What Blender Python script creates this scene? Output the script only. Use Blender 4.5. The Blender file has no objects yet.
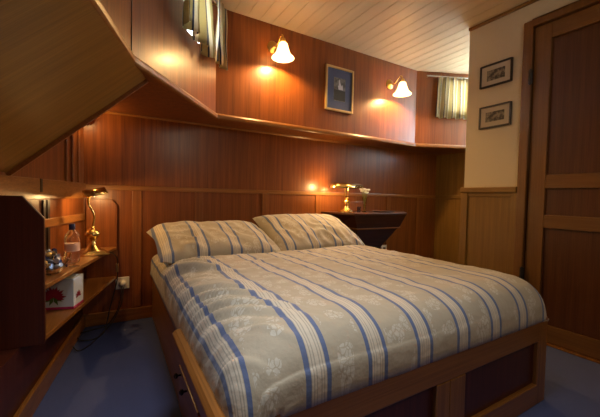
import bpy, math, random
from mathutils import Vector, Matrix, noise
S = bpy.context.scene
C = S.collection
PI = math.pi
random.seed(4)

# ------------------------------------------------------------------ camera
cam = bpy.data.cameras.new('camera'); cam.sensor_width = 36; cam.lens = 319.71 / 600 * 36; cam.clip_start = .02
co = bpy.data.objects.new('camera', cam); C.objects.link(co); S.camera = co
YAW, PIT, ROL = .52859, -.0343, .0211
f = Vector((math.sin(YAW)*math.cos(PIT), math.cos(YAW)*math.cos(PIT), math.sin(PIT)))
r0 = Vector((math.cos(YAW), -math.sin(YAW), 0)); u0 = r0.cross(f)
r = r0*math.cos(ROL) + u0*math.sin(ROL); u = u0*math.cos(ROL) - r0*math.sin(ROL)
mw = Matrix(((r.x, u.x, -f.x, 0), (r.y, u.y, -f.y, 0), (r.z, u.z, -f.z, .9), (0, 0, 0, 1)))
co.matrix_world = mw

# ------------------------------------------------------------------ light and exposure
S.view_settings.view_transform = 'Standard'; S.view_settings.look = 'None'
S.view_settings.gamma = 1; S.view_settings.exposure = 0.0; S.view_settings.use_curve_mapping = False
w = bpy.data.worlds.new('world'); S.world = w; w.use_nodes = True
w.node_tree.nodes['Background'].inputs[0].default_value = (.72, .85, 1, 1)
w.node_tree.nodes['Background'].inputs[1].default_value = 24.0

def light(name, kind, loc, energy, color, **k):
    l = bpy.data.lights.new(name, kind); l.energy = energy; l.color = color
    for a, v in k.items(): setattr(l, a, v)
    o = bpy.data.objects.new(name, l); C.objects.link(o); o.location = loc
    return o
light('fill_light', 'POINT', (.9, -.45, 1.75), 16, (1, .86, .64), shadow_soft_size=.22)  # unseen warm fill added behind the camera; no lamp stands there
light('cool_pool_light', 'AREA', (.35, .62, 2.2), 5.5, (.86, .93, 1), shape='RECTANGLE', size=.5, size_y=.4, spread=math.radians(85))  # added cool area light pooling on the bed foot; the ceiling has no opening
WARM = (1, .60, .23)

# ------------------------------------------------------------------ materials
def newmat(name):
    m = bpy.data.materials.new(name); m.use_nodes = True
    return m, m.node_tree.nodes, m.node_tree.links, m.node_tree.nodes['Principled BSDF']
def plain(name, col, rough=.5, metal=0, coat=0, **k):
    m, n, l, b = newmat(name)
    b.inputs['Base Color'].default_value = (*col, 1); b.inputs['Roughness'].default_value = rough
    b.inputs['Metallic'].default_value = metal; b.inputs['Coat Weight'].default_value = coat
    for a, v in k.items(): b.inputs[a.replace('_', ' ')].default_value = v
    t = n.new('ShaderNodeTexNoise'); t.inputs['Scale'].default_value = 30
    tc = n.new('ShaderNodeTexCoord'); l.new(tc.outputs['Object'], t.inputs['Vector'])
    mr = n.new('ShaderNodeMapRange'); mr.inputs[3].default_value = max(0, rough-.05); mr.inputs[4].default_value = min(1, rough+.05)
    l.new(t.outputs[0], mr.inputs[0]); l.new(mr.outputs[0], b.inputs['Roughness'])
    return m
def wood(name, light_c, dark_c, axis='Z', rough=.36, coat=.14, freq=38, long=1.1, seam=0):
    m, n, l, b = newmat(name)
    tc = n.new('ShaderNodeTexCoord'); mp = n.new('ShaderNodeMapping'); l.new(tc.outputs['Object'], mp.inputs[0])
    sc = [freq]*3; sc['XYZ'.index(axis)] = long; mp.inputs['Scale'].default_value = sc
    t1 = n.new('ShaderNodeTexNoise'); t1.inputs['Scale'].default_value = 1; t1.inputs['Detail'].default_value = 5; t1.inputs['Roughness'].default_value = .6
    l.new(mp.outputs[0], t1.inputs['Vector'])
    mp2 = n.new('ShaderNodeMapping'); l.new(tc.outputs['Object'], mp2.inputs[0])
    s2 = [freq*6]*3; s2['XYZ'.index(axis)] = long*3; mp2.inputs['Scale'].default_value = s2
    t2 = n.new('ShaderNodeTexNoise'); t2.inputs['Scale'].default_value = 1; t2.inputs['Detail'].default_value = 2; l.new(mp2.outputs[0], t2.inputs['Vector'])
    mx = n.new('ShaderNodeMath'); mx.operation = 'MULTIPLY_ADD'; mx.inputs[1].default_value = .45
    l.new(t2.outputs[0], mx.inputs[0]); 
    m2 = n.new('ShaderNodeMath'); m2.operation = 'MULTIPLY'; m2.inputs[1].default_value = .6; l.new(t1.outputs[0], m2.inputs[0]); l.new(m2.outputs[0], mx.inputs[2])
    rp = n.new('ShaderNodeValToRGB'); rp.color_ramp.elements[0].position = .34; rp.color_ramp.elements[1].position = .70
    rp.color_ramp.elements[0].color = (*dark_c, 1); rp.color_ramp.elements[1].color = (*light_c, 1)
    l.new(mx.outputs[0], rp.inputs[0]); l.new(rp.outputs[0], b.inputs['Base Color'])
    b.inputs['Roughness'].default_value = rough; b.inputs['Coat Weight'].default_value = coat; b.inputs['Coat Roughness'].default_value = .2; b.inputs['Specular IOR Level'].default_value = .4
    bp = n.new('ShaderNodeBump'); bp.inputs['Strength'].default_value = .06; bp.inputs['Distance'].default_value = .002
    l.new(t2.outputs[0], bp.inputs['Height']); l.new(bp.outputs[0], b.inputs['Normal'])
    return m
MAHL, MAHD = (.27, .080, .014), (.11, .027, .005)
M_wall = wood('mahogany_veneer', MAHL, MAHD, 'Z')
M_wallD = wood('mahogany_dark', (.26, .085, .022), (.11, .03, .008), 'Z')
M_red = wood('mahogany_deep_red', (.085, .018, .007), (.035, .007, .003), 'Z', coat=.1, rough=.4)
M_slope = wood('oiled_teak_panel', (.29, .14, .026), (.16, .075, .013), 'X', rough=.3, coat=.4)
M_railx = wood('mahogany_rail_x', (.33, .135, .028), (.17, .06, .012), 'X', coat=.3)
M_raily = wood('mahogany_rail_y', (.33, .135, .028), (.17, .06, .012), 'Y', coat=.3)
M_stile = wood('mahogany_stile', (.29, .10, .02), (.14, .042, .009), 'Z', coat=.2)
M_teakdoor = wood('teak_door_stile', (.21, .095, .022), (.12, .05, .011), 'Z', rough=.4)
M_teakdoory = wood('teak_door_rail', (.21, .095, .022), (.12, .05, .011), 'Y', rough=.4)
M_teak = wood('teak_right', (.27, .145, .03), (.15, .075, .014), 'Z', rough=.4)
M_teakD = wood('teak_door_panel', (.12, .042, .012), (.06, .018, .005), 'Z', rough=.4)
M_teaky = wood('teak_right_rail', (.27, .145, .03), (.15, .075, .014), 'Y', rough=.4)
M_bed = wood('bed_mahogany', (.27, .115, .026), (.14, .05, .011), 'X', rough=.35)
M_bedz = wood('bed_mahogany_upright', (.27, .115, .026), (.14, .05, .011), 'Z', rough=.35)
M_bedy = wood('bed_mahogany_side', (.34, .135, .028), (.18, .065, .013), 'Y', rough=.4, coat=.12)
M_ink = wood('dark_walnut', (.085, .024, .009), (.035, .010, .004), 'X', rough=.35, coat=.15)
M_brass = plain('polished_brass', (.80, .56, .2), .24, 1)
M_brassD = plain('aged_brass', (.5, .33, .11), .3, 1)
M_black = plain('black_iron', (.015, .014, .013), .4)
M_blackw = plain('black_lacquer', (.02, .014, .01), .35)
M_white = plain('white_plastic', (.75, .72, .66), .35)
M_cream = plain('cream_paint', (.58, .51, .36), .75)
M_goldf = plain('gilt_frame', (.62, .42, .17), .4, .3)
M_bluem = plain('blue_mat_board', (.07, .09, .17), .8)
M_paper = plain('cream_mat_board', (.5, .44, .33), .8)
M_cord = plain('grey_cord', (.10, .09, .07), .5)
M_cordD = plain('dark_cord', (.03, .025, .02), .5)
M_navy = plain('navy_plastic_cap', (.01, .015, .12), .35)
M_pink = plain('magenta_print', (.45, .02, .10), .6)
M_pinkd = plain('crimson_print', (.28, .01, .04), .6)
M_green = plain('leaf_green_print', (.08, .16, .03), .6)
M_boxw = plain('pale_blue_card', (.62, .68, .74), .6)
M_petal = plain('white_petal', (.9, .85, .7), .6)
M_stem = plain('flower_stem', (.16, .2, .05), .6)
M_rim = plain('steel_rod', (.45, .42, .38), .3, 1)

def glass(name, col=(1, 1, 1), rough=.02):
    m, n, l, b = newmat(name)
    b.inputs['Base Color'].default_value = (*col, 1); b.inputs['Transmission Weight'].default_value = 1
    b.inputs['Roughness'].default_value = rough; b.inputs['IOR'].default_value = 1.4
    return m
M_glass = glass('clear_glass'); M_pet = glass('clear_plastic_water', (.97, .95, .93))
def pane_mat():
    m, n, l, b = newmat('window_glass')
    o = n['Material Output']; g = n.new('ShaderNodeBsdfGlossy'); g.inputs['Roughness'].default_value = .02
    t = n.new('ShaderNodeBsdfTransparent'); x = n.new('ShaderNodeMixShader'); x.inputs[0].default_value = .08
    l.new(t.outputs[0], x.inputs[1]); l.new(g.outputs[0], x.inputs[2]); l.new(x.outputs[0], o.inputs[0]); return m
M_pane = pane_mat()
def emis(name, col, s):
    m, n, l, b = newmat(name); b.inputs['Base Color'].default_value = (*col, 1)
    b.inputs['Emission Color'].default_value = (*col, 1); b.inputs['Emission Strength'].default_value = s; return m
M_bulb = emis('lit_bulb', (1, .75, .42), 12)
def shade_mat():
    m, n, l, b = newmat('frosted_glass_shade')
    o = n['Material Output']; t = n.new('ShaderNodeBsdfTranslucent'); t.inputs[0].default_value = (.95, .82, .6, 1)
    x = n.new('ShaderNodeMixShader'); x.inputs[0].default_value = .6
    b.inputs['Base Color'].default_value = (.9, .82, .66, 1); b.inputs['Emission Color'].default_value = (1, .8, .48, 1); b.inputs['Emission Strength'].default_value = 3
    l.new(b.outputs[0], x.inputs[1]); l.new(t.outputs[0], x.inputs[2]); l.new(x.outputs[0], o.inputs[0]); return m
M_shade = shade_mat()

def carpet():
    m, n, l, b = newmat('blue_carpet')
    tc = n.new('ShaderNodeTexCoord'); t = n.new('ShaderNodeTexNoise'); t.inputs['Scale'].default_value = 350; t.inputs['Detail'].default_value = 3
    l.new(tc.outputs['Object'], t.inputs['Vector'])
    rp = n.new('ShaderNodeValToRGB'); rp.color_ramp.elements[0].position = .3; rp.color_ramp.elements[1].position = .7
    rp.color_ramp.elements[0].color = (.05, .06, .135, 1); rp.color_ramp.elements[1].color = (.10, .12, .25, 1)
    l.new(t.outputs[0], rp.inputs[0]); l.new(rp.outputs[0], b.inputs['Base Color']); b.inputs['Roughness'].default_value = .95
    b.inputs['Specular IOR Level'].default_value = .1
    bp = n.new('ShaderNodeBump'); bp.inputs['Strength'].default_value = .5; bp.inputs['Distance'].default_value = .004
    l.new(t.outputs[0], bp.inputs['Height']); l.new(bp.outputs[0], b.inputs['Normal']); return m
def math_n(n, l, op, a, b=None, c=None):
    x = n.new('ShaderNodeMath'); x.operation = op
    for i, v in enumerate((a, b, c)):
        if v is None: continue
        if isinstance(v, (int, float)): x.inputs[i].default_value = v
        else: l.new(v, x.inputs[i])
    return x.outputs[0]
def ceiling_mat():
    m, n, l, b = newmat('cream_ceiling_planks')
    tc = n.new('ShaderNodeTexCoord'); sp = n.new('ShaderNodeSeparateXYZ'); l.new(tc.outputs['Object'], sp.inputs[0])
    t = n.new('ShaderNodeTexNoise'); mp = n.new('ShaderNodeMapping'); mp.inputs['Scale'].default_value = (14, .8, 1)
    l.new(tc.outputs['Object'], mp.inputs[0]); l.new(mp.outputs[0], t.inputs['Vector']); t.inputs['Scale'].default_value = 1
    rp = n.new('ShaderNodeValToRGB'); rp.color_ramp.elements[0].color = (.62, .51, .31, 1); rp.color_ramp.elements[1].color = (.80, .67, .44, 1)
    l.new(t.outputs[0], rp.inputs[0]); l.new(rp.outputs[0], b.inputs['Base Color'])
    b.inputs['Roughness'].default_value = .38; b.inputs['Coat Weight'].default_value = .1
    return m
M_carpet = carpet(); M_ceil = ceiling_mat()

def stripes(n, l, u, v, off, per=.2033):
    """returns colour socket of the striped damask cloth; u runs across the stripes, in metres"""
    q = math_n(n, l, 'FLOORED_MODULO', math_n(n, l, 'SUBTRACT', u, off), per)      # 0..per, band centre at 0
    d = math_n(n, l, 'ABSOLUTE', math_n(n, l, 'SUBTRACT', q, per/2))              # per/2 = band centre
    e = math_n(n, l, 'SUBTRACT', per/2, d)                                        # distance from the band centre
    blue = math_n(n, l, 'LESS_THAN', math_n(n, l, 'ABSOLUTE', math_n(n, l, 'SUBTRACT', e, .031)), .0068)
    band = math_n(n, l, 'LESS_THAN', e, .0265)
    fine = math_n(n, l, 'GREATER_THAN', math_n(n, l, 'FLOORED_MODULO', e, .0085), .0052)
    vec = n.new('ShaderNodeCombineXYZ'); l.new(u, vec.inputs[0]); l.new(v, vec.inputs[1])
    dis = n.new('ShaderNodeTexNoise'); dis.inputs['Scale'].default_value = 60; dis.inputs['Detail'].default_value = 1; l.new(vec.outputs[0], dis.inputs['Vector'])
    vm = n.new('ShaderNodeVectorMath'); vm.operation = 'MULTIPLY_ADD'; vm.inputs[1].default_value = (.016, .016, 0); l.new(dis.outputs['Color'], vm.inputs[0]); l.new(vec.outputs[0], vm.inputs[2])
    vo = n.new('ShaderNodeTexVoronoi'); vo.inputs['Scale'].default_value = 70; vo.feature = 'DISTANCE_TO_EDGE'; l.new(vm.outputs[0], vo.inputs['Vector'])
    no = n.new('ShaderNodeTexVoronoi'); no.inputs['Scale'].default_value = 15; l.new(vm.outputs[0], no.inputs['Vector'])
    petals = math_n(n, l, 'GREATER_THAN', vo.outputs['Distance'], .09)
    clump = math_n(n, l, 'LESS_THAN', no.outputs['Distance'], .44)
    mid = math_n(n, l, 'GREATER_THAN', e, .048)
    flor = math_n(n, l, 'MULTIPLY', math_n(n, l, 'MULTIPLY', petals, clump), mid)
    def mix(fac, a, b):
        x = n.new('ShaderNodeMix'); x.data_type = 'RGBA'; l.new(fac, x.inputs[0])
        for i, v_ in ((6, a), (7, b)):
            if isinstance(v_, tuple): x.inputs[i].default_value = (*v_, 1)
            else: l.new(v_, x.inputs[i])
        return x.outputs[2]
    base = mix(flor, (.41, .36, .27), (.52, .49, .41))
    bandc = mix(fine, (.58, .52, .42), (.38, .345, .28))
    c = mix(band, base, bandc)
    return mix(blue, c, (.10, .14, .27))
def cloth(name, off, per=.2033, tint=1):
    m, n, l, b = newmat(name)
    uv = n.new('ShaderNodeUVMap'); uv.uv_map = 'UVMap'; sp = n.new('ShaderNodeSeparateXYZ'); l.new(uv.outputs[0], sp.inputs[0])
    col = stripes(n, l, sp.outputs[0], sp.outputs[1], off, per)
    l.new(col, b.inputs['Base Color']); b.inputs['Roughness'].default_value = .75; b.inputs['Sheen Weight'].default_value = .2
    t = n.new('ShaderNodeTexNoise'); t.inputs['Scale'].default_value = 26; t.inputs['Detail'].default_value = 4
    tc = n.new('ShaderNodeTexCoord'); l.new(tc.outputs['Object'], t.inputs['Vector'])
    bp = n.new('ShaderNodeBump'); bp.inputs['Strength'].default_value = .35; bp.inputs['Distance'].default_value = .012
    l.new(t.outputs[0], bp.inputs['Height']); l.new(bp.outputs[0], b.inputs['Normal'])
    return m
M_duvet = cloth('striped_damask_duvet', .253)
M_pillow = cloth('striped_damask_pillow', 0)
M_sheet = plain('white_sheet', (.75, .68, .52), .8)
def curtain_mat():
    m, n, l, b = newmat('curtain_cloth')
    o = n['Material Output']
    uv = n.new('ShaderNodeUVMap'); uv.uv_map = 'UVMap'; sp = n.new('ShaderNodeSeparateXYZ'); l.new(uv.outputs[0], sp.inputs[0])
    q = math_n(n, l, 'FLOORED_MODULO', sp.outputs[0], .085)
    s1 = math_n(n, l, 'LESS_THAN', q, .010)
    s2 = math_n(n, l, 'LESS_THAN', q, .032)
    x1 = n.new('ShaderNodeMix'); x1.data_type = 'RGBA'; x1.inputs[6].default_value = (.48, .40, .22, 1); x1.inputs[7].default_value = (.78, .70, .52, 1); l.new(s2, x1.inputs[0])
    x2 = n.new('ShaderNodeMix'); x2.data_type = 'RGBA'; x2.inputs[7].default_value = (.07, .09, .16, 1); l.new(x1.outputs[2], x2.inputs[6]); l.new(s1, x2.inputs[0])
    l.new(x2.outputs[2], b.inputs['Base Color']); b.inputs['Roughness'].default_value = .85
    t = n.new('ShaderNodeBsdfTranslucent'); l.new(x2.outputs[2], t.inputs[0])
    x = n.new('ShaderNodeMixShader'); x.inputs[0].default_value = .7
    l.new(b.outputs[0], x.inputs[1]); l.new(t.outputs[0], x.inputs[2]); l.new(x.outputs[0], o.inputs[0]); return m
M_curt = curtain_mat()
def print_mat(name, dark, pale, scale):
    m, n, l, b = newmat(name)
    tc = n.new('ShaderNodeTexCoord'); t = n.new('ShaderNodeTexNoise'); t.inputs['Scale'].default_value = scale; t.inputs['Detail'].default_value = 6
    l.new(tc.outputs['Object'], t.inputs['Vector']); rp = n.new('ShaderNodeValToRGB')
    rp.color_ramp.elements[0].position = .42; rp.color_ramp.elements[1].position = .6
    rp.color_ramp.elements[0].color = (*dark, 1); rp.color_ramp.elements[1].color = (*pale, 1)
    l.new(t.outputs[0], rp.inputs[0]); l.new(rp.outputs[0], b.inputs['Base Color']); b.inputs['Roughness'].default_value = .7; return m
M_etch = print_mat('grey_etching', (.05, .045, .035), (.26, .23, .17), 45)
M_photo = print_mat('old_photograph', (.08, .08, .075), (.17, .17, .16), 30)
M_photow = plain('photograph_white', (.5, .5, .52), .7)
M_photod = plain('photograph_dark', (.03, .03, .025), .7)

# ------------------------------------------------------------------ mesh helpers
class MB:
    def __init__(s): s.v = []; s.f = []; s.uv = []; s.M = Matrix()
    def add(s, vs, fs):
        k = len(s.v); s.v += [tuple(s.M @ Vector(p)) for p in vs]; s.f += [[i+k for i in q] for q in fs]; return s
    def hexa(s, b, t):      # bottom 4 points, top 4 points (counter-clockwise from above)
        return s.add(list(b)+list(t), [(3,2,1,0), (4,5,6,7), (0,1,5,4), (1,2,6,5), (2,3,7,6), (3,0,4,7)])
    def box(s, x0, x1, y0, y1, z0, z1):
        return s.hexa([(x0,y0,z0),(x1,y0,z0),(x1,y1,z0),(x0,y1,z0)], [(x0,y0,z1),(x1,y0,z1),(x1,y1,z1),(x0,y1,z1)])
    def wallseg(s, a, b, z0, z1, th):   # th offsets to the left of a->b
        a = Vector(a); b = Vector(b); d = (b-a).normalized(); n = Vector((-d.y, d.x))*th
        p = [a, b, b+n, a+n]
        if th < 0: p = p[::-1]
        return s.hexa([(q.x,q.y,z0) for q in p], [(q.x,q.y,z1) for q in p])
    def prism(s, poly, o, ex, ey, ez, h):   # polygon in plane ex,ey at o, extruded along ez by h
        o, ex, ey, ez = map(Vector, (o, ex, ey, ez)); n = len(poly)
        a = [o+ex*p[0]+ey*p[1] for p in poly]; b = [q+ez*h for q in a]
        return s.add(a+b, [list(range(n))[::-1], list(range(n, 2*n))] + [(i, (i+1) % n, n+(i+1) % n, n+i) for i in range(n)])
    def lathe(s, prof, seg=32, c=(0,0,0), sx=1, sy=1):
        vs = []; fs = []; m = len(prof)
        for i in range(seg):
            a = 2*PI*i/seg
            for (r, z) in prof: vs.append((c[0]+r*math.cos(a)*sx, c[1]+r*math.sin(a)*sy, c[2]+z))
        for i in range(seg):
            j = (i+1) % seg
            for k in range(m-1): fs.append((i*m+k, j*m+k, j*m+k+1, i*m+k+1))
        if prof[0][0] > 1e-6: fs.append([i*m for i in range(seg)][::-1])
        if prof[-1][0] > 1e-6: fs.append([i*m+m-1 for i in range(seg)])
        return s.add(vs, fs)
    def tube(s, pts, r, seg=10, cap=True):
        P = [Vector(p) for p in pts]; R = r if isinstance(r, (list, tuple)) else [r]*len(P)
        vs = []; fs = []; up = None
        for i, p in enumerate(P):
            t = (P[min(i+1, len(P)-1)] - P[max(i-1, 0)]).normalized()
            if up is None: up = t.orthogonal().normalized()
            up = (up - t*up.dot(t)).normalized(); w_ = t.cross(up)
            for k in range(seg):
                a = 2*PI*k/seg; vs.append(p + (up*math.cos(a)+w_*math.sin(a))*R[i])
        for i in range(len(P)-1):
            for k in range(seg):
                k2 = (k+1) % seg; fs.append((i*seg+k, i*seg+k2, (i+1)*seg+k2, (i+1)*seg+k))
        if cap: fs += [list(range(seg))[::-1], [(len(P)-1)*seg+k for k in range(seg)]]
        return s.add(vs, fs)
    def sphere(s, c, r, seg=16, rings=10, sc=(1,1,1)):
        prof = [(r*math.sin(PI*i/rings)*1.0, -r*math.cos(PI*i/rings)) for i in range(rings+1)]
        prof[0] = (0, -r); prof[-1] = (0, r)
        vs = []; k0 = MB(); k0.lathe(prof, seg)
        return s.add([(c[0]+p[0]*sc[0], c[1]+p[1]*sc[1], c[2]+p[2]*sc[2]) for p in k0.v], k0.f)
    def build(s, name, mat, parent=None, bevel=0, smooth=False, uv=None, solid=0, **props):
        me = bpy.data.meshes.new(name); me.from_pydata(s.v, [], s.f); me.validate()
        import bmesh
        b = bmesh.new(); b.from_mesh(me); bmesh.ops.remove_doubles(b, verts=b.verts, dist=1e-6) if uv is None else None
        bmesh.ops.recalc_face_normals(b, faces=b.faces); b.to_mesh(me); b.free()
        if uv is not None:
            ul = me.uv_layers.new(name='UVMap')
            for lp in me.loops: ul.data[lp.index].uv = uv[lp.vertex_index]
        o = bpy.data.objects.new(name, me); C.objects.link(o); me.materials.append(mat)
        if parent: o.parent = parent
        if smooth:
            for p in me.polygons: p.use_smooth = True
        if solid:
            md = o.modifiers.new('thickness', 'SOLIDIFY'); md.thickness = solid; md.offset = 0
        if bevel:
            md = o.modifiers.new('bevel', 'BEVEL'); md.width = bevel; md.segments = 2; md.limit_method = 'ANGLE'; md.angle_limit = math.radians(40)
        if smooth and not solid and uv is None:
            md = o.modifiers.new('edge', 'EDGE_SPLIT'); md.split_angle = math.radians(45)
        for k, v in props.items(): o[k] = v
        return o
def empty(name, loc, label, cat, group=None, rz=0):
    o = bpy.data.objects.new(name, None); C.objects.link(o); o.location = loc; o.rotation_euler = (0, 0, rz); o.empty_display_size = .05
    tag(o, label, cat, group); return o
def tag(o, label, cat, group=None):
    o['label'] = label; o['category'] = cat
    if group: o['group'] = group
    return o
def box(name, mat, a, parent=None, bevel=0, **p): return MB().box(*a).build(name, mat, parent, bevel, **p)
def bez(p, n=24):   # smooth path through points (Catmull-Rom)
    P = [Vector(q) for q in p]; P = [2*P[0]-P[1]] + P + [2*P[-1]-P[-2]]; out = []
    for i in range(1, len(P)-2):
        for k in range(n):
            t = k/n; a, b, c, d = P[i-1], P[i], P[i+1], P[i+2]
            out.append(.5*((2*b)+(-a+c)*t+(2*a-5*b+4*c-d)*t*t+(-a+3*b-3*c+d)*t**3))
    out.append(P[-2]); return out
ST = dict(kind='structure')

# ------------------------------------------------------------------ setting
YB, ZS, ZC = 2.558, 1.455, 2.233
def xh(y): return -.17 - .26*(YB-y)          # hull side, left
def xb(y): return -.177 - .127*(YB-y)        # low plinth below it
A, B, Cc, D = Vector((.063, 1.545)), Vector((.628, 2.298)), Vector((2.707, 2.298)), Vector((3.47, 1.96))
N0 = Vector((-.70, -.98))
box('floor', M_carpet, (-1.4, 3.6, -1.1, 2.7, -.05, 0), **ST)
pl = MB(); x = -1.45
while x < 3.65:
    pl.box(x+.002, x+.098, -1.1, 2.45, ZC, ZC+.02); x += .1
pl.box(-1.45, 3.65, -1.1, 2.45, ZC+.0035, ZC+.03)
pl.build('ceiling', M_ceil, None, 0, **ST)
wb = box('wall_back', M_wall, (-.3, 3.5, YB, YB+.06, 0, ZS+.03), **ST)
box('dado_rail', M_railx, (-.165, 3.41, YB-.016, YB, .925, .958), wb, .004)
for x in (.145, .575, 1.139, 1.69, 2.17, 2.62, 3.10, 3.385):
    box('stile', M_stile, (x-.03, x+.03, YB-.009, YB, .09, .925), wb, .002)
box('baseboard_back', M_railx, (-.18, 3.41, YB-.02, YB, 0, .085), None, .004, **ST)
# upper coachroof walls
def wall_with_hole(name, a, b, s0, s1, h0, h1, mat):
    d = (b-a).normalized(); L = (b-a).length; m = MB()
    for (p, q, z0, z1) in ((0, s0, ZS+.0201, ZC), (s1, L, ZS+.0201, ZC), (s0, s1, ZS+.0201, h0), (s0, s1, h1, ZC)):
        m.wallseg(a+d*p, a+d*q, z0, z1, .05)
    return m.build(name, mat, None, 0, **ST)
wall_with_hole('wall_upper_diagonal', A, B, .45, .80, 1.83, 2.12, M_wall)
MB().wallseg(N0, A, ZS+.0201, ZC, .05).build('wall_upper_left', M_wall, **ST)
MB().wallseg(B, Cc, ZS+.0201, ZC, .05).build('wall_upper_back', M_wall, **ST)
wall_with_hole('wall_upper_right', Cc, D, .33, .76, 1.82, 2.14, M_wall)
def miter_rail(name, pts, zc, prof, mat):
    # sweep a closed 2-D profile (t outwards into the room, z) along a polyline in plan; room lies to the right
    P = [Vector(p) for p in pts]; vs = []; fs = []; m = len(prof)
    for i, p in enumerate(P):
        d0 = (P[i]-P[i-1]).normalized() if i else (P[1]-P[0]).normalized()
        d1 = (P[i+1]-P[i]).normalized() if i < len(P)-1 else d0
        n0 = Vector((d0.y, -d0.x)); n1 = Vector((d1.y, -d1.x)); n = (n0+n1).normalized(); n = n/max(.3, n.dot(n0))
        for (t, z) in prof: vs.append((p.x+n.x*t, p.y+n.y*t, zc+z))
    for i in range(len(P)-1):
        for k in range(m):
            k2 = (k+1) % m; fs.append((i*m+k, i*m+k2, (i+1)*m+k2, (i+1)*m+k))
    fs += [list(range(m)), [(len(P)-1)*m+k for k in range(m)][::-1]]
    return MB().add(vs, fs).build(name, mat, None, .004, **ST)
miter_rail('trim_1', [N0, A, B, Cc, D], ZS, [(-.01, -.006), (.010, -.006), (.018, .002), (.020, .018), (.014, .030), (0, .036)], M_railx)
miter_rail('trim_2', [(xh(1.2), 1.2), (-.172, YB), (3.41, YB), (3.41, 1.6)], ZS, [(0, 0), (.014, 0), (0, -.014)], M_railx)
MB().wallseg(A+Vector((.0005, -.002)), A+Vector((.002, .0015)), ZS+.04, ZC-.002, -.003).build('trim_6', M_blackw, **ST)
# underside of the side deck
sf = MB(); ya = Vector
for a, b, c_, d_ in ((N0, A, (xh(1.545)-.1, 1.545), (-1.4, -1.1)), (A, B, (-.3, 2.66), (xh(1.545)-.1, 1.545)), (B, Cc, (3.5, 2.66), (-.3, 2.66)), (Cc, D, (3.6, 1.9), (3.5, 2.66))):
    sf.hexa([(a[0], a[1], ZS), (b[0], b[1], ZS), (c_[0], c_[1], ZS), (d_[0], d_[1], ZS)], [(a[0], a[1], ZS+.02), (b[0], b[1], ZS+.02), (c_[0], c_[1], ZS+.02), (d_[0], d_[1], ZS+.02)])
sf.build('ceiling_side_deck', M_wallD, **ST)
# hull side, left, with rails and slotted uprights
wl = MB().wallseg((xh(-1.1), -1.1), (xh(YB), YB), .30, ZS, .05).build('wall_left', M_wall, **ST)
def on_left(y0, y1, z0, z1, t, name, mat, bev=.003):
    return MB().wallseg((xh(y0), y0), (xh(y1), y1), z0, z1, -t).build(name, mat, wl, bev)
on_left(-1, YB-.01, .865, .965, .014, 'dado_rail', M_raily)
on_left(-1, YB-.01, .72, .765, .012, 'wall_strip', M_raily)
on_left(2.02, 2.045, .555, .86, .010, 'slot_strip', M_blackw, 0); on_left(2.06, 2.085, .555, .86, .010, 'slot_strip', M_blackw, 0)
on_left(1.98, 2.0, .90, .965, .016, 'slot_strip', M_blackw, 0)
for y in (2.28, 2.36, 2.45): on_left(y, y+.018, .965, ZS, .012, 'wall_strip', M_stile)  # thin strips shaped as the corner light's reflected streaks on the wall
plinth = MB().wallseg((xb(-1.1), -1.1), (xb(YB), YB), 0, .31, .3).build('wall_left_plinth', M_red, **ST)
MB().wallseg((xb(-1.1), -1.1), (xb(YB), YB), 0, .09, -.018).build('baseboard_left', M_raily, None, .004, **ST)
# big sloping panel hanging between the coachroof and the hull side
P1, P3, P2 = Vector((.135, 1.72, 1.452)), Vector((-.70, -.90, 1.452)), Vector((-.385, 1.75, .972))
nn = (P1-P2).cross(P3-P2).normalized()
P4 = Vector((xh(-.9)+.01, -.9, 0)); P4.z = P2.z - (nn.x*(P4.x-P2.x)+nn.y*(P4.y-P2.y))/nn.z
if nn.z < 0: nn = -nn
th = nn*.022
e = (P1-P2).normalized(); ey_ = nn.cross(e)
PM = Matrix(((e.x, ey_.x, nn.x, P2.x), (e.y, ey_.y, nn.y, P2.y), (e.z, ey_.z, nn.z, P2.z), (0, 0, 0, 1)))
mb_ = MB(); mb_.M = PM.inverted()
sp_ = mb_.hexa([P2, P1, P3, P4], [P2+th, P1+th, P3+th, P4+th]).build('wall_sloping_panel', M_slope, **ST)
sp_.matrix_world = PM
q = Vector((0, 1, 0)); mb_ = MB(); mb_.M = PM.inverted()
mb_.hexa([P2-nn*.017, P1-nn*.017, P1-nn*.017+q*.022, P2-nn*.017+q*.022], [P2+th, P1+th, P1+th+q*.022, P2+th+q*.022]).build('edge_trim', M_stile, sp_, .003)
e2 = (P3-P1).normalized(); s_ = (P2-P1).normalized()
# walls on the right: hull side, partition with wainscot, door
box('wall_hull_right', M_teak, (3.41, 3.47, 1.5, YB, 0, ZS+.02), **ST)
whr = MB().box(3.396, 3.41, 1.6, YB-.017, .925, .958).build('dado_rail_right', M_teaky, None, .003, kind='structure')
wr = MB().box(2.387, 2.44, 1.136, 1.53, 0, ZC).box(2.387, 2.44, -1.1, .26, 0, ZC).box(2.387, 2.44, .26, 1.136, 2.09, ZC).box(2.44, 3.6, 1.47, 1.53, 0, ZC).build('wall_right', M_cream, **ST)
box('wainscot_panel', M_teak, (2.377, 2.387, 1.136, 1.53, 0, .965), wr)
box('wainscot_cap', M_teaky, (2.352, 2.387, 1.136, 1.54, .965, 1.005), wr, .005)
box('wainscot_end_post', M_teak, (2.364, 2.389, 1.485, 1.54, 0, .965), wr, .003)
box('wainscot_stile', M_teak, (2.368, 2.379, 1.136, 1.175, 0, .965), wr, .002)
box('wainscot_rail', M_teaky, (2.368, 2.379, 1.175, 1.485, .935, .965), wr, .002)
box('trim_3', M_teaky, (2.366, 2.388, .9, 1.53, ZC-.022, ZC-.001), None, .003, **ST)
box('trim_4', M_teaky, (2.366, 2.388, -1.0, .9, ZC-.022, ZC-.001), None, .003, **ST)
box('wall_near', M_wallD, (-1.4, 2.44, -1.16, -1.1, 0, ZC), **ST)
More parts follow.
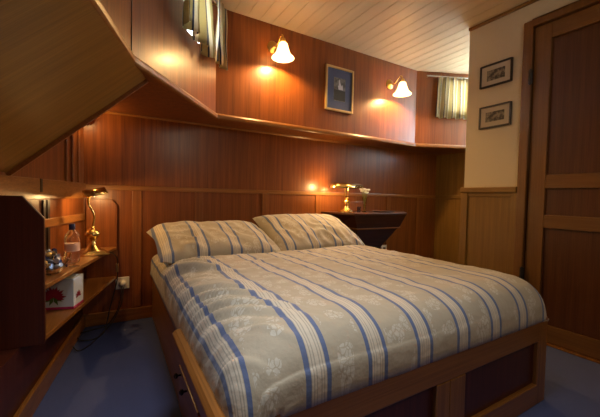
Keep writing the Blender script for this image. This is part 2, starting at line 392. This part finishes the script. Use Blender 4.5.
box('light_leak_backing', M_teakD, (2.431, 2.47, .2, 1.2, 0, 2.2), None, 0, **ST)  # unseen board added to stop outside light leaking round the door
dr = MB().box(2.36, 2.43, 1.083, 1.136, 0, 2.09).box(2.36, 2.43, .26, .305, 0, 2.09).box(2.36, 2.43, .305, 1.083, 2.045, 2.09).build('door_1', M_teakdoor, None, .004, **ST)
x0, x1 = 2.385, 2.425
box('door_stile', M_teakdoor, (x0, x1, .982, 1.078, .012, 2.04), dr, .003)
box('door_stile', M_teakdoor, (x0, x1, .31, .40, .012, 2.04), dr, .003)
for z0, z1 in ((1.94, 2.04), (.99, 1.078), (.738, .822), (.012, .12)):
    box('door_rail', M_teakdoory, (x0, x1, .40, .982, z0, z1), dr, .003)
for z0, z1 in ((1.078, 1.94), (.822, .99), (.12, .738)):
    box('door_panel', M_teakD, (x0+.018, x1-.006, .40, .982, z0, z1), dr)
for z in (1.72, .42):
    MB().box(2.352, 2.362, 1.068, 1.092, z-.045, z+.045).lathe([(.006, -.05), (.006, .05)], 12, (2.354, 1.08, z)).build('door_hinge', M_black, dr, .001)
box('trim_5', M_bed, (2.36, 2.43, .305, 1.083, 0, .010), None, .002, **ST)
# windows
def window(name, a, b, s0, s1, h0, h1):
    d = (b-a).normalized(); n = Vector((-d.y, d.x)); ex = Vector((d.x, d.y, 0)); nz = Vector((n.x, n.y, 0)); o = Vector((a.x, a.y, 0))
    m = MB()
    for (p, q_, z0, z1) in ((s0, s0+.02, h0, h1), (s1-.02, s1, h0, h1), (s0, s1, h0, h0+.02), (s0, s1, h1-.02, h1)):
        m.wallseg(a+d*p+n*.005, a+d*q_+n*.005, z0, z1, .05)
    w_ = m.build(name, M_stile, None, .002, **ST)
    MB().wallseg(a+d*(s0+.015)+n*.035, a+d*(s1-.015)+n*.035, h0+.015, h1-.015, .005).build('pane', M_pane, w_)
window('window_1', A, B, .45, .80, 1.83, 2.12)
window('window_2', Cc, D, .33, .76, 1.82, 2.14)
# roof-side shell so daylight only enters through the windows
box('wall_outer_left', M_cream, (-1.46, -1.4, -1.16, 1.2, 0, ZC+.03), **ST)

# ------------------------------------------------------------------ bed
bx0, bx1, by0, by1, RZ = .267, 1.70, .663, 2.535, .386
bed = empty('bed', (.98, 1.6, 0), 'built-in mahogany double bed frame with panelled foot end and side drawers', 'bed')
def bp_(name, mat, a, bev=.004, parent=None, **k):
    o = MB(); o.M = Matrix.Translation((-.98, -1.6, 0)); o.box(*a); return o.build(name, mat, parent or bed, bev, **k)
bp_('foot_rail', M_bed, (.24, bx1-.07, by0, by0+.03, .285, RZ))
bp_('foot_rail', M_bed, (.24, bx1-.07, by0, by0+.03, 0, .092))
for a, b in ((.21, .29), (.93, 1.0), (1.001, 1.09), (bx1-.08, bx1)):
    edge = b > 1.5 or a < .3
    bp_('foot_stile', M_bedz, (a, b, by0, by0+.03 if not edge else by0+.05, 0 if edge else .092, RZ if edge else .285))
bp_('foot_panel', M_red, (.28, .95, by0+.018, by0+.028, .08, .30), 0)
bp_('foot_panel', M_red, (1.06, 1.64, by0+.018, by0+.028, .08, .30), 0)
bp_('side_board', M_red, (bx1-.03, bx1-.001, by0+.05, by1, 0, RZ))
bp_('side_panel', M_bedy, (.245, .27, 1.37, by1, .0, .372))
# deck that carries the bedding, inside the rails
bp_('slat_base', M_bed, (.29, bx1-.03, by0+.035, by1, .27, .30), 0)
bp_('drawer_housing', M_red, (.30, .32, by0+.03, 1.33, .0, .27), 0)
# rounded cap rail over the drawers
o = MB(); o.M = Matrix.Translation((-.98, -1.6, 0))
o.prism([(-.022, -.028), (.022, -.028), (.026, 0), (.020, .016), (.006, .026), (-.010, .024), (-.022, .012)], (.215, .665, .362), (1, 0, 0), (0, 0, 1), (0, 1, 0), .61)
o.build('side_rail', M_bedy, bed, .003)
bp_('side_plinth', M_bedy, (.245, .29, .713, 1.33, 0, .03))
for (a, b) in ((.725, 1.0), (1.02, 1.355)):
    d_ = bp_('drawer', M_bedy, (.232, .295, a, b, .035, .205), .003)
    for yk in ((b-.045, b-.165) if b > 1.2 else (a+.06, a+.2)):
        k = MB(); k.M = Matrix.Translation((.232-.98, yk-1.6, .185)) @ Matrix.Rotation(-PI/2, 4, 'Y')
        k.lathe([(.004, 0), (.004, .010), (.010, .014), (.011, .020), (.006, .026), (0, .027)], 14).build('knob', M_black, d_, 0, True)
# mattress (mostly hidden by the bedding)
mt = MB().box(.30, 1.655, .715, 2.50, .302, .43).build('mattress', M_sheet, None, .03)
tag(mt, 'white mattress lying in the bed frame beneath the striped duvet', 'mattress')

# duvet: one rounded, rumpled sheet
def sm(a, b, x):
    t = max(0, min(1, (x-a)/(b-a))); return t*t*(3-2*t)
def duvet():
    XL, XR, YF, YK = .228, 1.712, .664, 2.49
    wl_, wr_, wf, wk = .20, .10, .15, .10
    ZT = .553
    nu, nv = 190, 200
    def edge(t, w0, w1, lo, hi):  # t in 0..1 -> coordinate, falloff factor
        n0, n1 = .22, .16
        if t < n0: th = (t/n0)*PI/2; return lo + w0*(1-math.cos(th)), math.sin(th)
        if t > 1-n1: th = ((1-t)/n1)*PI/2; return hi - w1*(1-math.cos(th)), math.sin(th)
        return lo+w0 + (t-n0)/(1-n0-n1)*(hi-w1-lo-w0), 1.0
    vs = []; uv = []; fs = []
    ul = []; 
    for j in range(nv+1):
        for i in range(nu+1):
            x, fx = edge(i/nu, wl_, wr_, XL, XR)
            y, fy = edge(j/nv, wf, wk, YF, YK)
            hem = .335 if True else 0
            hemr = .36
            h = hem + (hemr-hem)*sm(.3, 1.5, x)
            h = max(h, .372*sm(YF+.06, YF, y)) if x > .30 else h
            cr = 0
            gx, gy = math.acos(min(1, fx))/(PI/2), math.acos(min(1, fy))/(PI/2)
            g = min(1, (gx**2.2+gy**2.2)**(1/2.2)); fz = math.cos(g*PI/2)**.55
            z = h + (ZT-h)*fz
            # broad puffiness
            p = fx*fy
            z += .010*noise.noise(Vector((x*3.1, y*2.6, .3)))*p
            z += .005*noise.noise(Vector((x*9, y*7, 2.1)))*p
            z -= .018*math.exp(-((y-1.62)/.10)**2)*sm(.2, .5, x)*0
            z -= .045*sm(1.75, 2.1, y)*p          # pressed down under the pillows
            # tucked ruffles along the left edge, raked towards the foot
            e_ = 1-sm(.27, .58, x + .04*noise.noise(Vector((y*3, 0, 5))))
            ph = y*1.0 + (x-.22)*1.05
            rg = 1.5*abs(noise.noise(Vector((ph*13, x*1.8, 7.7)))) - .45 + .8*abs(noise.noise(Vector((ph*27, x*3, 1.7))))
            amp = .040*e_*sm(0, .35, fx)*sm(.6, .95, y)
            z += amp*rg
            x2 = x - amp*rg*.5*(1-fx)
            # fine cross creases elsewhere
            z += .006*(1-.6*e_)*noise.noise(Vector((x*4+y*3, y*19-x*4, 3)))*p*(.35+.65*sm(.8, 1.6, y)) + .004*noise.noise(Vector((x*16, y*13, 6)))*p
            # scoop where hem meets foot rail
            y2 = y + .002*noise.noise(Vector((x*14, z*9, 0)))*(1-fy)
            vs.append((x2, y2, z))
            # arclength coordinates, so stripes run over the edges
            t = i/nu
            ux = x if fx >= 1 else (XL+wl_-(PI/2-(t/.22)*PI/2)*wl_*.82 if t < .5 else XR-wr_+(PI/2-((1-t)/.16)*PI/2)*wr_*.9)
            t = j/nv
            uy = y if fy >= 1 else (YF+wf-(PI/2-(t/.22)*PI/2)*wf*.95 if t < .5 else y)
            uv.append((ux + .004*noise.noise(Vector((y*3, x*2, 9))), uy))
    for j in range(nv):
        for i in range(nu):
            a = j*(nu+1)+i; fs.append((a, a+1, a+nu+2, a+nu+1))
    m = MB(); m.add(vs, fs)
    return m.build('duvet', M_duvet, None, 0, True, uv=uv, solid=.006)
tag(duvet(), 'beige duvet with blue striped bands and pale flowers covering the bed', 'duvet')

def pillow(x0, w_, label, seed, uoff, tip):
    n = 60; L = .54
    vs = []; uv = []; fs = []
    base = Vector((x0, 1.91, (.475 if tip else .465)))
    # the pillow leans on the back wall: local u across, v up the slope
    ang = math.radians(16 if tip else 24)
    ey = Vector((0, math.cos(ang), math.sin(ang))); ez = Vector((0, -math.sin(ang), math.cos(ang)))
    for side in (1, -1):
        for j in range(n+1):
            for i in range(n+1):
                a = i/n*2-1; b = j/n*2-1
                k = (max(0, 1-abs(a)**5)*max(0, 1-abs(b)**3.5))**.5
                sag = 1 - .07*(abs(b)**2)*(1-abs(a)**4)*0
                px = a*w_/2*(1-.03*(1-b*b)*abs(a)**6); pv = b*L/2*(1-.06*(1-a*a)*abs(b)**6)
                h = side*k*(.09 if side > 0 else .045)
                h += .010*k*noise.noise(Vector((a*2.3+seed, b*2.1, side*3)))- .022*k*(abs(noise.noise(Vector((a*4+b*1.5+seed, b*1.6-a*2, side))))-.2)*(1.2-.8*b)
                h += .010*noise.noise(Vector((a*5+seed, b*1.2, 8)))*(abs(a)**6+abs(b)**6)
                if a < -.9 and b > .3 and tip: px -= .03*(b-.3)*(abs(a)-.9)/.1; h -= .035*(b-.3)*(abs(a)-.9)/.1
                p = base + Vector((px+w_/2, 0, 0)) + ey*(pv+L/2) + ez*(h+.045)
                p.y = min(p.y, YB-.022-.002*side)
                # the lower corners settle onto the duvet
                p.z = max(p.z, .506+.004*side)
                vs.append(tuple(p)); uv.append((px+w_/2+uoff+.01*pv, pv+L/2))
        o_ = (n+1)**2 if side < 0 else 0
        for j in range(n):
            for i in range(n):
                a = o_+j*(n+1)+i; q_ = (a, a+1, a+n+2, a+n+1); fs.append(q_ if side > 0 else q_[::-1])
    m = MB(); m.add(vs, fs)
    o = m.build('pillow', M_pillow, None, 0, True, uv=uv)
    tag(o, label, 'pillow', 'striped pillows at the head of the bed'); return o
pillow(.215, .77, 'striped pillow on the left, the one nearer the white socket and shelf lamp', 1.3, .16, True)
pillow(.955, .78, 'striped pillow beside the dark wall console with the brass banker lamp', 6.1, .11, False)

# ------------------------------------------------------------------ low wall shelf on the left
sh = empty('wall_shelf', (-.3, 2.0, .31), 'low built-in mahogany shelf unit with clipped end panels along the left wall', 'shelf')
def xf(y): return .022 - .26*(2.535-y)
def shp(mbf, name, mat, bev=.003):
    m = MB(); m.M = Matrix.Translation((.3, -2.0, -.31)); mbf(m); return m.build(name, mat, sh, bev)
def board(z0, z1, inset=0):
    y0, y1 = 1.575, 2.515
    return lambda m: m.hexa([(xh(y0)+.004, y0, z0), (xf(y0)-inset, y0, z0), (xf(y1)-inset, y1, z0), (xh(y1)+.004, y1, z0)], [(xh(y0)+.004, y0, z1), (xf(y0)-inset, y0, z1), (xf(y1)-inset, y1, z1), (xh(y1)+.004, y1, z1)])
shp(board(.518, .538), 'shelf_board', M_raily); shp(board(.315, .335, .002), 'shelf_board', M_raily)
def endp(y, mat, wall, zt=.862, c1=.03, c2=.04):
    x0_, x1_ = wall, xf(y)+.004
    return lambda m: m.prism([(x0_, .31), (x1_, .31), (x1_, zt-c2), (x1_-c1, zt), (x0_, zt)], (0, y, 0), (1, 0, 0), (0, 0, 1), (0, 1, 0), .02)
shp(endp(2.517, M_wall, -.155), 'end_panel', M_wall); shp(endp(1.553, M_red, -.425, .885, .065, .085), 'end_panel', M_red)

# brass reading lamp on the shelf
lp = empty('desk_lamp', (-.105, 2.24, .539), 'polished brass lamp with a curved stem and small tilted shade on the left shelf', 'lamp', rz=.25); lp.scale = (1.25, 1.25, 1.08)
b_ = MB()
b_.prism([(-.06, -.045), (-.045, -.06), (.045, -.06), (.06, -.045), (.06, .045), (.045, .06), (-.045, .06), (-.06, .045)], (0, 0, 0), (1, 0, 0), (0, 1, 0), (0, 0, 1), .012)
b_.prism([(-.05, -.035), (-.035, -.05), (.035, -.05), (.05, -.035), (.05, .035), (.035, .05), (-.035, .05), (-.05, .035)], (0, 0, .012), (1, 0, 0), (0, 1, 0), (0, 0, 1), .008)
b_.lathe([(.04, .02), (.034, .028), (.02, .045), (.012, .065), (.010, .075), (.018, .08), (.010, .086)], 28)
b_.build('base', M_brass, lp, .001, True)
MB().lathe([(.008, .084), (.02, .09), (.03, .104), (.032, .115), (.026, .128), (.014, .138), (.010, .146), (.016, .15), (.008, .156)], 28).build('ball', M_brass, lp, 0, True)
MB().tube(bez([(0, 0, .155), (.004, 0, .185), (.005, 0, .21), (-.003, 0, .24), (-.016, 0, .27), (-.018, 0, .30), (-.010, 0, .325)], 8), .0058).build('stem', M_brass, lp, 0, True)
hd = MB(); hd.M = Matrix.Translation((.012, 0, .322)) @ Matrix.Rotation(math.radians(-14), 4, 'Y')
n_ = 14; vs = []; fs = []
for i in range(n_+1):
    a = PI*i/n_
    for x in (-.042, .042): vs.append((x*1.05, -.038*math.cos(a), .038*math.sin(a)))
for i in range(n_): fs.append((2*i, 2*i+1, 2*i+3, 2*i+2))
fs += [[2*i for i in range(n_+1)], [2*i+1 for i in range(n_+1)][::-1]]
hd.add(vs, fs).build('lamp_shade', M_brass, lp, 0, True, solid=0).modifiers.new('t', 'SOLIDIFY').thickness = .0015
bl = MB(); bl.M = hd.M; bl.tube([(-.03, 0, .008), (.03, 0, .008)], .007, 10).build('bulb', M_bulb, lp, 0, True)
l_ = light('lamp_light', 'POINT', (.012, 0, .316), 4, WARM, shadow_soft_size=.01); l_.parent = lp
cord = MB().tube(bez([(-.07, 2.19, .545), (-.02, 2.26, .543), (.018, 2.30, .50), (.022, 2.34, .43), (.02, 2.38, .33), (-.02, 2.40, .15), (-.05, 2.38, .012), (-.10, 2.30, .006), (-.17, 2.30, .012), (-.19, 2.38, .02), (-.12, 2.46, .006), (-.04, 2.49, .008), (.02, 2.50, .09), (.045, 2.50, .20), (.05, 2.515, .262)], 10), .0032, 8).build('power_cord', M_cordD, None, 0, True)
tag(cord, 'thin dark cord of the shelf lamp hanging from the shelf to the socket', 'cord')
MB().box(.012, .030, 2.325, 2.345, .40, .455).build('cord_switch', M_brassD, cord, .004)
cord2 = MB().tube(bez([(.06, 2.515, .25), (.05, 2.50, .15), (0, 2.47, .04), (-.05, 2.40, .008), (-.12, 2.22, .006), (-.17, 2.16, .008), (-.2, 2.2, .02)], 10), .003, 8).build('power_cord', M_cordD, None, 0, True)
tag(cord2, 'dark cord looping low over the carpet from the socket to the left wall', 'cord')
so = empty('wall_socket', (.056, YB, .272), 'white wall socket with a plug in it, left of the bed', 'socket')
MB().box(-.042, .042, -.010, 0, -.042, .042).build('plate', M_white, so, .003)
k = MB(); k.M = Matrix.Translation((0, -.010, 0)) @ Matrix.Rotation(PI/2, 4, 'X')
k.lathe([(.026, 0), (.026, .004), (.021, .005), (.02, .012), (.016, .03), (.008, .036), (0, .036)], 20).build('plug', M_white, so, 0, True)
so2 = empty('wall_socket', (2.56, YB-.009, .36), 'small pale wall socket under the dark console, right of the pillows', 'socket')
MB().box(-.04, .04, -.010, 0, -.04, .04).build('plate', M_white, so2, .003)
MB().box(-.018, .018, -.014, -.01, -.018, .018).build('socket_face', M_cord, so2, .002)

# bottle
bt = empty('water_bottle', (-.185, 2.02, .539), 'clear plastic water bottle with navy cap and paper label on the shelf', 'bottle')
MB().lathe([(0, .001), (.030, 0), (.034, .006), (.033, .05), (.034, .09), (.034, .125), (.028, .148), (.014, .165), (.012, .185), (0, .186)], 28).build('bottle_body', M_pet, bt, 0, True)
MB().lathe([(.0135, .170), (.0145, .172), (.0145, .198), (.013, .2), (0, .2)], 24).build('cap', M_navy, bt, 0, True)
MB().lathe([(.0345, .06), (.0348, .061), (.0348, .098), (.0345, .1)], 28).build('label_band', plain('pink_white_label', (.75, .5, .42), .5), bt, 0, True)
# cut glass bowl with wrapped sweets
bw = empty('glass_bowl', (-.250, 1.77, .539), 'round clear glass bowl near the clipped dark end panel of the shelf', 'bowl')
MB().lathe([(0, .003), (.04, 0), (.046, .006), (.068, .034), (.076, .064), (.073, .064), (.064, .036), (.042, .010), (0, .008)], 32).build('bowl_body', M_glass, bw, 0, True)
mats = [plain('foil_'+n_2, c, .25, .5) for n_2, c in (('blue', (.06, .10, .3)), ('silver', (.55, .58, .65)), ('grey', (.12, .14, .2)), ('gold', (.5, .34, .12)))]
for i in range(26):
    a = i*2.4; rr = (.012+.036*math.sqrt((i % 9)/9)) if i < 18 else .012+.02*((i-18)/8); zz = .565 + (.0, .03, .058)[i//9] + random.uniform(0, .008)
    cx, cy = -.250+rr*math.cos(a), 1.77+rr*math.sin(a)
    m = MB(); m.M = Matrix.Translation((cx, cy, zz)) @ Matrix.Rotation(random.uniform(0, 3), 4, 'Z') @ Matrix.Rotation(random.uniform(-.6, .6), 4, 'Y')
    m.tube([(-.024, 0, 0), (-.014, 0, 0), (-.012, 0, 0), (-.005, 0, 0), (.005, 0, 0), (.012, 0, 0), (.014, 0, 0), (.024, 0, 0)], [.011, .003, .006, .0105, .0105, .006, .003, .011], 8)
    o = m.build('wrapped_sweet', mats[i % 4], None, 0, True)
    tag(o, ('blue', 'silver', 'dark grey', 'gold')[i % 4]+' foil wrapped sweet heaped in the glass bowl', 'sweet', ('blue', 'silver', 'dark grey', 'gold')[i % 4]+' sweets in the glass bowl')
gl = MB().lathe([(0, .002), (.022, 0), (.022, .003), (.004, .006), (.003, .012), (.018, .02), (.024, .036), (.022, .036), (.016, .022), (0, .017)], 24, (-.165, 1.90, .539)).build('glass_dish', M_glass, None, 0, True)
tag(gl, 'tiny clear glass dish at the front edge of the shelf before the bottle', 'dish')
# tissue box with a flower print, on the lower shelf
tb = empty('tissue_box', (-.222, 1.951, .336), 'pale card tissue box printed with a magenta flower on the lower shelf', 'box', rz=-.30)
MB().box(-.085, .075, -.055, .055, 0, .148).build('box_body', M_boxw, tb, .002)
MB().box(-.086, .076, -.056, .056, 0, .012).build('pink_border', M_pink, tb, .001)
fl = MB()
for i in range(13):
    a = PI*(-.08+1.16*i/12); L_ = .056 if i % 2 else .048; wd = .009
    d = Vector((math.cos(a), 0, math.sin(a))); s2 = Vector((-d.z, 0, d.x)); c0 = Vector((-.01, -.0566-.0003*(i % 3), .06))
    p = [c0, c0+d*L_*.55+s2*wd, c0+d*L_, c0+d*L_*.55-s2*wd]
    fl.add([tuple(v) for v in p], [(0, 1, 2, 3)])
fl.build('flower_print', M_pinkd, tb)
fg = MB()
for a in (-.5, -1.1, -2.0, -2.6):
    d = Vector((math.cos(a), 0, math.sin(a))); s2 = Vector((-d.z, 0, d.x)); c0 = Vector((-.01, -.0563, .06))
    fg.add([tuple(v) for v in (c0, c0+d*.02+s2*.008, c0+d*.044, c0+d*.02-s2*.008)], [(0, 1, 2, 3)])
fg.build('leaf_print', M_green, tb)
fs_ = MB()
for i in range(7):
    a = PI*(.0+i/6); d = Vector((0, math.cos(a), math.sin(a))); s2 = Vector((0, -d.z, d.y)); c0 = Vector((.0766, -.005, .05))
    fs_.add([tuple(v) for v in (c0, c0+d*.018+s2*.005, c0+d*.032, c0+d*.018-s2*.005)], [(0, 1, 2, 3)])
fs_.build('flower_print', M_pinkd, tb)

# ------------------------------------------------------------------ reading light in the corner, behind the sloping panel
rl = empty('corner_light', (-.155, YB, 1.39), 'small brass light in the left corner behind the sloping panel', 'lamp')
k = MB(); k.M = Matrix.Rotation(PI/2, 4, 'X'); k.lathe([(.028, 0), (.028, .008), (.012, .014), (.010, .05), (.022, .06), (.024, .09)], 20).build('lamp_body', M_brass, rl, 0, True)
MB().sphere((0, -.105, 0), .018).build('bulb', M_bulb, rl, 0, True)
l_ = light('corner_bulb', 'POINT', (0, -.135, -.005), 2.6, WARM, shadow_soft_size=.012); l_.parent = rl

# ------------------------------------------------------------------ wall sconces
def sconce(x, label, sz=2.06):
    t = empty('wall_sconce', (x, 2.298, sz), label, 'lamp', 'brass bell sconces on the upper wall')
    k = MB(); k.M = Matrix.Rotation(PI/2, 4, 'X')
    k.lathe([(.046, 0), (.047, .004), (.042, .009), (.026, .014), (.012, .02), (.006, .026), (0, .028)], 28).build('wall_plate', M_brassD, t, 0, True)
    MB().tube(bez([(0, -.02, 0), (.005, -.05, -.01), (.008, -.085, .012), (.01, -.115, .042), (.012, -.14, .036), (.013, -.15, .008)], 8), .0055).build('arm', M_brass, t, 0, True)
    MB().lathe([(.010, .012), (.017, .008), (.021, -.006), (.022, -.018)], 24, (.013, -.15, 0)).build('shade_holder', M_brass, t, 0, True)
    prof = [(.024, -.022), (.031, -.028), (.036, -.045), (.041, -.065), (.050, -.09), (.064, -.112), (.078, -.126), (.085, -.134)]
    m = MB(); vs = []; fs = []; seg = 48
    for i in range(seg):
        a = 2*PI*i/seg
        for kk, (r_, z_) in enumerate(prof):
            rr = r_*(1+.02*math.cos(12*a)*(kk/7)); vs.append((.013+rr*math.cos(a), -.15+rr*math.sin(a), z_))
    for i in range(seg):
        j = (i+1) % seg
        for kk in range(7): fs.append((i*8+kk, j*8+kk, j*8+kk+1, i*8+kk+1))
    m.add(vs, fs).build('shade', M_shade, t, 0, True).modifiers.new('t', 'SOLIDIFY').thickness = .002
    MB().sphere((.013, -.15, -.065), .021, sc=(1, 1, 1.35)).build('bulb', M_bulb, t, 0, True)
    l_ = light('sconce_light', 'POINT', (.013, -.15, -.102), 30, WARM, shadow_soft_size=.02); l_.parent = t
sconce(1.068, 'bell shaped glass sconce on brass arm between left curtain and blue framed picture', 2.06)
sconce(2.325, 'bell shaped glass sconce on brass arm between blue framed picture and right window', 2.02)

# ------------------------------------------------------------------ pictures
def picture(loc, rz, w_, h_, fw, fm, mm, label, im, iw, ih, grp=None):
    t = empty('framed_picture', loc, label, 'picture', grp, rz)
    m = MB(); a, b = w_/2, h_/2
    for q_ in ((-a, -a+fw, -b, b), (a-fw, a, -b, b), (-a+fw, a-fw, -b, -b+fw), (-a+fw, a-fw, b-fw, b)):
        m.box(q_[0], q_[1], -.018, 0, q_[2], q_[3])
    m.build('frame', fm, t, .002)
    MB().box(-a+fw*.8, a-fw*.8, -.008, -.001, -b+fw*.8, b-fw*.8).build('mat_board', mm, t)
    o = MB().box(-iw/2, iw/2, -.0095, -.008, -ih/2, ih/2).build('print', im, t)
    return t, o
t, o = picture((1.714, 2.297, 1.852), 0, .30, .378, .016, M_goldf, M_bluem, 'gilt framed picture with blue mat hanging between the two bell sconces', M_photo, .125, .20)
MB().box(-.06, .06, -.0102, -.0096, -.095, -.005).build('print_foreground', M_photod, o)
MB().prism([(-.012, .0), (-.02, .03), (-.012, .035), (-.012, .075), (-.002, .09), (.004, .06), (.02, .03), (.03, .045), (.034, .0)], (0, -.0097, .0), (1, 0, 0), (0, 0, 1), (0, -1, 0), .0006).build('print_tower', M_photow, o)
picture((2.386, 1.316, 1.819), -PI/2, .224, .160, .010, M_blackw, M_paper, 'black framed landscape print, the upper one on the cream wall by the door', M_etch, .125, .075, 'black framed prints on the cream wall')
picture((2.386, 1.312, 1.518), -PI/2, .224, .160, .010, M_blackw, M_paper, 'black framed landscape print, the lower one on the cream wall by the door', M_etch, .13, .07, 'black framed prints on the cream wall')

# ------------------------------------------------------------------ curtains
def curtain(a, b, off, s0, s1, z0, z1, folds, amp, label, swag=0, seed=0, par=None):
    d = (b-a).normalized(); n = Vector((d.y, -d.x)); nu, nv = folds*14, 14; vs = []; uv = []; fs = []
    for j in range(nv+1):
        t = j/nv
        for i in range(nu+1):
            s = i/nu
            w_ = amp*(.55+.45*(1-t))*math.sin(s*folds*2*PI+seed+.5*math.sin(3*t+seed)) + .008*noise.noise(Vector((s*6, t*3, seed)))
            p = a + d*(s0+(s1-s0)*(s*(1-.06*t)+.03*t)) + n*(off+w_)
            zb = z0 - swag*sm(.4, 1, s) + .004*math.sin(s*folds*2*PI)
            vs.append((p.x, p.y, zb+(z1-zb)*t)); uv.append((s*(s1-s0)*1.9, t))
    for j in range(nv):
        for i in range(nu):
            k_ = j*(nu+1)+i; fs.append((k_, k_+1, k_+nu+2, k_+nu+1))
    m = MB(); m.add(vs, fs); o = m.build('curtain', M_curt, None, 0, True, uv=uv, solid=.003)
    tag(o, label, 'curtain'); return o
curtain(A, B, .065, .33, .672, 1.80, 2.17, 3, .034, 'striped curtain covering the left part of the window above the diagonal wall', .045, 1.0)
curtain(A, B, .085, .735, .885, 1.765, 2.17, 2, .02, 'narrow striped curtain by the corner, nearer the left sconce', 0, 2.2)
curtain(Cc, D, .04, .19, .74, 1.755, 2.17, 6, .016, 'short striped curtain backlit at the right window beside the cream wall', 0, .4)
def rod(a, b, off, s0, s1, z, label):
    d = (b-a).normalized(); n = Vector((d.y, -d.x)); p = a+d*s0+n*off; q_ = a+d*s1+n*off
    o = MB().tube([(p.x, p.y, z), (q_.x, q_.y, z)], .006, 12).build('curtain_rod', M_rim, None, 0, True); tag(o, label, 'curtain rod')
    for s in (s0+.02, s1-.02):
        p = a+d*s; q_ = p+n*off
        MB().tube([(p.x, p.y, z), (q_.x, q_.y, z)], .004, 8).build('bracket', M_brassD, o, 0, True)
rod(A, B, .055, .26, .84, 2.176, 'steel curtain rod above the window of the diagonal wall')
rod(Cc, D, .04, .09, .80, 2.175, 'steel curtain rod above the window on the right beside the cream wall')

# ------------------------------------------------------------------ console on the back wall
cs = empty('wall_console', (2.1, YB-.009, .4), 'dark wooden wall console with a tapering body beside the bed head', 'console')
def csm(): m = MB(); m.M = Matrix.Translation((-2.1+.06, -YB+.009, -.4)); return m
TY = YB-.010
csm().hexa([(1.66, TY, .752), (1.80, 2.22, .752), (2.46, 2.20, .752), (2.80, TY, .752)][::-1] and [(1.80, 2.22, .752), (2.46, 2.20, .752), (2.80, TY, .752), (1.66, TY, .752)], [(1.80, 2.22, .77), (2.46, 2.20, .77), (2.80, TY, .77), (1.66, TY, .77)]).build('top', M_ink, cs, .004)
csm().hexa([(1.88, 2.27, .625), (2.42, 2.26, .625), (2.66, TY, .625), (1.86, TY, .625)], [(1.81, 2.225, .752), (2.455, 2.205, .752), (2.78, TY, .752), (1.69, TY, .752)]).build('upper_body', M_ink, cs, .003)
csm().hexa([(1.875, 2.262, .612), (2.43, 2.252, .612), (2.67, TY, .612), (1.855, TY, .612)], [(1.875, 2.262, .625), (2.43, 2.252, .625), (2.67, TY, .625), (1.855, TY, .625)]).build('moulding', M_railx, cs, .002)
csm().hexa([(2.0, 2.44, .38), (2.32, 2.44, .38), (2.45, TY, .38), (1.98, TY, .38)], [(1.89, 2.28, .612), (2.40, 2.27, .612), (2.63, TY, .612), (1.88, TY, .612)]).build('lower_body', M_ink, cs, .003)
TZ = .7705
bk = empty('banker_lamp', (1.895, 2.38, TZ), 'brass banker lamp with a long flat shade on the dark console', 'lamp')
MB().lathe([(.078, 0), (.078, .008), (.062, .014), (.042, .026), (.024, .045), (.016, .06), (.026, .066), (.016, .072)], 28).lathe([(.016, .072), (.036, .085), (.038, .1), (.024, .118), (.012, .125), (.026, .13), (.012, .138)], 28).build('base', M_brass, bk, 0, True)
MB().tube([(-.016, 0, .135), (-.02, 0, .24)], .005).tube([(.016, 0, .135), (.02, 0, .24)], .005).box(-.024, .024, -.006, .006, .13, .142).build('stem', M_brass, bk, 0, True)
sd = MB(); vs = []; fs = []; n_ = 12
for i in range(n_+1):
    a = PI*i/n_
    for x in (-.15, .15): vs.append((x, -.065*math.cos(a), .228+.045*math.sin(a)))
for i in range(n_): fs.append((2*i, 2*i+1, 2*i+3, 2*i+2))
fs += [[2*i for i in range(n_+1)], [2*i+1 for i in range(n_+1)][::-1]]
sd.add(vs, fs).build('lamp_shade', M_brass, bk, 0, True).modifiers.new('t', 'SOLIDIFY').thickness = .002
MB().tube([(-.09, 0, .243), (.09, 0, .243)], .009, 12).build('bulb', M_bulb, bk, 0, True)
l_ = light('banker_light', 'POINT', (-.02, 0, .222), 3.2, WARM, shadow_soft_size=.02); l_.parent = bk
l_ = light('banker_light', 'POINT', (-.175, .02, .235), 6, WARM, shadow_soft_size=.02); l_.parent = bk
va = empty('flower_vase', (2.10, 2.36, TZ), 'slender clear glass vase with small white flowers on the dark console', 'vase')
MB().lathe([(0, .002), (.022, 0), (.022, .004), (.012, .012), (.012, .05), (.02, .12), (.026, .15), (.024, .15), (.017, .12), (.009, .05), (.008, .016), (0, .014)], 24).build('vase_body', glass('amber_tinted_glass', (.95, .9, .6), .08), va, 0, True)
for i in range(7):
    a = i*2.4; q_ = Vector((.036*math.cos(a)*(.5+.5*(i % 2)), .03*math.sin(a), .19+.035*random.random()))
    st = MB().tube(bez([(0, 0, .02), (q_.x*.25, q_.y*.25, .11), tuple(q_)], 6), .0018, 6).build('stem', M_stem, va, 0, True)
    fm_ = MB().sphere(q_, .0125, 10, 6, (1, 1, .8))
    for k_ in range(5): fm_.sphere((q_.x+.011*math.cos(k_*1.257), q_.y+.011*math.sin(k_*1.257), q_.z+.002), .008, 8, 5)
    fm_.build('flower', M_petal, st, 0, True)
bx_ = MB().box(2.02, 2.20, 2.49, 2.53, TZ, TZ+.10).build('wooden_box', M_wallD, None, .004); tag(bx_, 'small brown wooden box standing at the back of the console', 'box')
tr = MB().lathe([(0, .004), (.10, .004), (.12, .012), (.122, .010), (.10, 0), (0, 0)], 32, (2.38, 2.38, TZ), 1.1, .75).build('tray', M_ink, None, 0, True); tag(tr, 'dark oval tray lying right of the vase on the console', 'tray')
tu = MB().lathe([(0, .002), (.016, 0), (.018, .055), (.016, .055), (.014, .006), (0, .006)], 20, (2.005, 2.33, TZ)).build('small_glass', glass('blue_tinted_glass', (.5, .6, .95)), None, 0, True); tag(tu, 'small bluish drinking glass between banker lamp and vase', 'glass')
